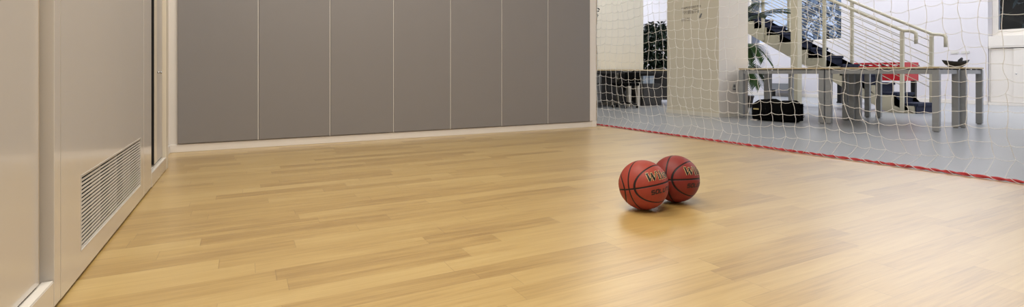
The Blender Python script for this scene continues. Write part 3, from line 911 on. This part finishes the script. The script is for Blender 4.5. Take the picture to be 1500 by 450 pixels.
# palm by the pillar
t = thing('potted_palm', 'green palm with feathery fronds between the pillar and the stairs', 'plant', (8.80, 6.7, 0))
pot(t, .15, .2)
bm = B()
for (x, y, h) in ((0, 0, 1.72), (.05, .04, 1.25), (-.05, .03, .85)):
    tube(bm, [(x, y, .18), (x*1.5, y*1.5, h*.6), (x*1.3+.02, y*1.3, h)], [.022, .018, .014], 8)
obj('trunk', bm, 'bark', t, True)
rp = random.Random(9)
def frond(base, d, L, mname, sag=.5, lw=.26):
    bm = B(); P = []
    d = d.normalized()
    for k in range(13):
        f = k/12; P.append(base+d*L*f-Vector((0, 0, 1))*sag*L*f*f)
    tube(bm, P, [.007-.005*k/12 for k in range(13)], 5)
    for k in range(2, 13):
        tt = (P[k]-P[k-1]).normalized(); s = tt.cross(Vector((0, 0, 1))).normalized()
        for sg_ in (-1, 1):
            for h_ in (0, .5):
                b = P[k-1].lerp(P[k], h_)
                leaf(bm, b, tt*.75+s*sg_*.8+Vector((0, 0, .1)), Vector((0, 0, 1)), lw*(1-.5*abs(k/12-.45)), .034, .25, 3)
    return obj('frond', bm, mname, t)
for k in range(9):
    a = k*2*PI/9+rp.uniform(-.3, .3)
    frond(Vector((.02, 0, 1.68)), Vector((math.cos(a), math.sin(a), rp.uniform(.5, 1.1))), rp.uniform(.75, 1.0), 'leaf_dry', .38)
for k in range(8):
    a = k*2*PI/8+rp.uniform(-.3, .3)
    frond(Vector((.06, .05, 1.22)), Vector((math.cos(a), math.sin(a), rp.uniform(.2, .8))), rp.uniform(.45, .62), 'leaf_palm', .95, .28)
for k in range(7):
    a = k*2*PI/7+rp.uniform(-.3, .3)
    frond(Vector((-.05, .04, .82)), Vector((math.cos(a), math.sin(a), rp.uniform(.1, .6))), rp.uniform(.45, .62), 'leaf_palm', .95, .28)

# ------------------------------------------------------------------ outside
bm = B(); box(bm, 14.6, 40, -15, 30, -.3, -.1)
struct('ground', bm, 'ground', 'ground outside the windows')
def tree(name, label, loc, rx, ry, z0, z1, n, mname, Lr, core, seed):
    r = random.Random(seed)
    t = thing(name, label, 'tree', loc)
    bm = B(); tube(bm, [(0, 0, -.1), (.05, .05, z0+.3), (0, .1, (z0+z1)/2)], [.12, .1, .05], 8); obj('trunk', bm, 'bark', t, True)
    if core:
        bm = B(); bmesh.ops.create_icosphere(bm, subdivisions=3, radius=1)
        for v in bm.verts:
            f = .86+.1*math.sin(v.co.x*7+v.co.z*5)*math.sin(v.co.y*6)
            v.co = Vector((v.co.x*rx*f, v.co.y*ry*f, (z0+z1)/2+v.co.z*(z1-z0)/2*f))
        obj('dark_core', bm, 'hedge_core', t, True)  # solid dark filler added to block bright sky between the leaves
    bm = B()
    for k in range(n):
        d = rdir(r); f = r.uniform(.55, 1)**.5 if not core else r.uniform(.85, 1.05)
        c = Vector((d.x*rx*f, d.y*ry*f, (z0+z1)/2+d.z*(z1-z0)/2*f))
        leaf(bm, c, d*.5+rdir(r), Vector((0, 0, 1)), r.uniform(*Lr), r.uniform(*Lr)*.3, .3, 3)
    obj('foliage', bm, mname, t)
tree('garden_tree', 'leafy tree in a blue dusk tint outside the large window behind the stairs', (17.2, 9.9, 0), 1.0, 1.2, .4, 4.2, 1500, 'leaf_dusk_lit', (.25, .5), False, 2)
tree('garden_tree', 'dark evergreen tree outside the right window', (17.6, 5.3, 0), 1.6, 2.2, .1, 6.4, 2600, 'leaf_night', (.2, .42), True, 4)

# ------------------------------------------------------------------ light
wd = bpy.data.worlds.new('world'); bpy.context.scene.world = wd; wd.use_nodes = True
bg = wd.node_tree.nodes['Background']
nt = wd.node_tree
tc = nt.nodes.new('ShaderNodeTexCoord'); nz = nt.nodes.new('ShaderNodeTexNoise'); nz.inputs['Scale'].default_value = 3
ra = nt.nodes.new('ShaderNodeValToRGB'); ra.color_ramp.elements[0].color = (.42, .52, .80, 1); ra.color_ramp.elements[1].color = (.78, .84, .98, 1)
nt.links.new(tc.outputs['Generated'], nz.inputs['Vector']); nt.links.new(nz.outputs['Fac'], ra.inputs[0]); nt.links.new(ra.outputs[0], bg.inputs[0])
bg.inputs[1].default_value = 1.1
def area(name, loc, sx, sy, watts, col, rot=(0, 0, 0)):
    l = bpy.data.lights.new(name, 'AREA'); l.shape = 'RECTANGLE'; l.size = sx; l.size_y = sy; l.energy = watts; l.color = col
    o = bpy.data.objects.new(name, l); C.objects.link(o); o.location = loc; o.rotation_euler = rot
    return o
WARM = (1, .955, .88); COOL = (.92, .95, 1)
area('ceiling_lamp_court', (.5, .4, 4.2), 2.0, 1.2, 122, WARM)
area('ceiling_lamp_court', (.8, 3.2, 4.2), 2.0, 1.2, 108, WARM)
area('unseen_office_light', (8.4, 3.0, 4.3), 2.0, 3.0, 50, COOL)
area('unseen_office_light', (12.2, 5.4, 4.3), 2.6, 4.0, 160, COOL)  # added unseen light, placed for the pale glare on the wood floor
area('unseen_office_light', (11.2, .3, 4.3), 3.0, 3.0, 185, COOL)
area('unseen_office_light', (11.8, 9.8, 4.3), 3.0, 2.0, 110, COOL)
area('unseen_office_light', (6.2, 7.4, 4.3), 2.0, 1.5, 66, (1, .97, .92))
area('unseen_office_light', (9.5, 10.8, 4.3), 2.0, 1.5, 80, COOL)
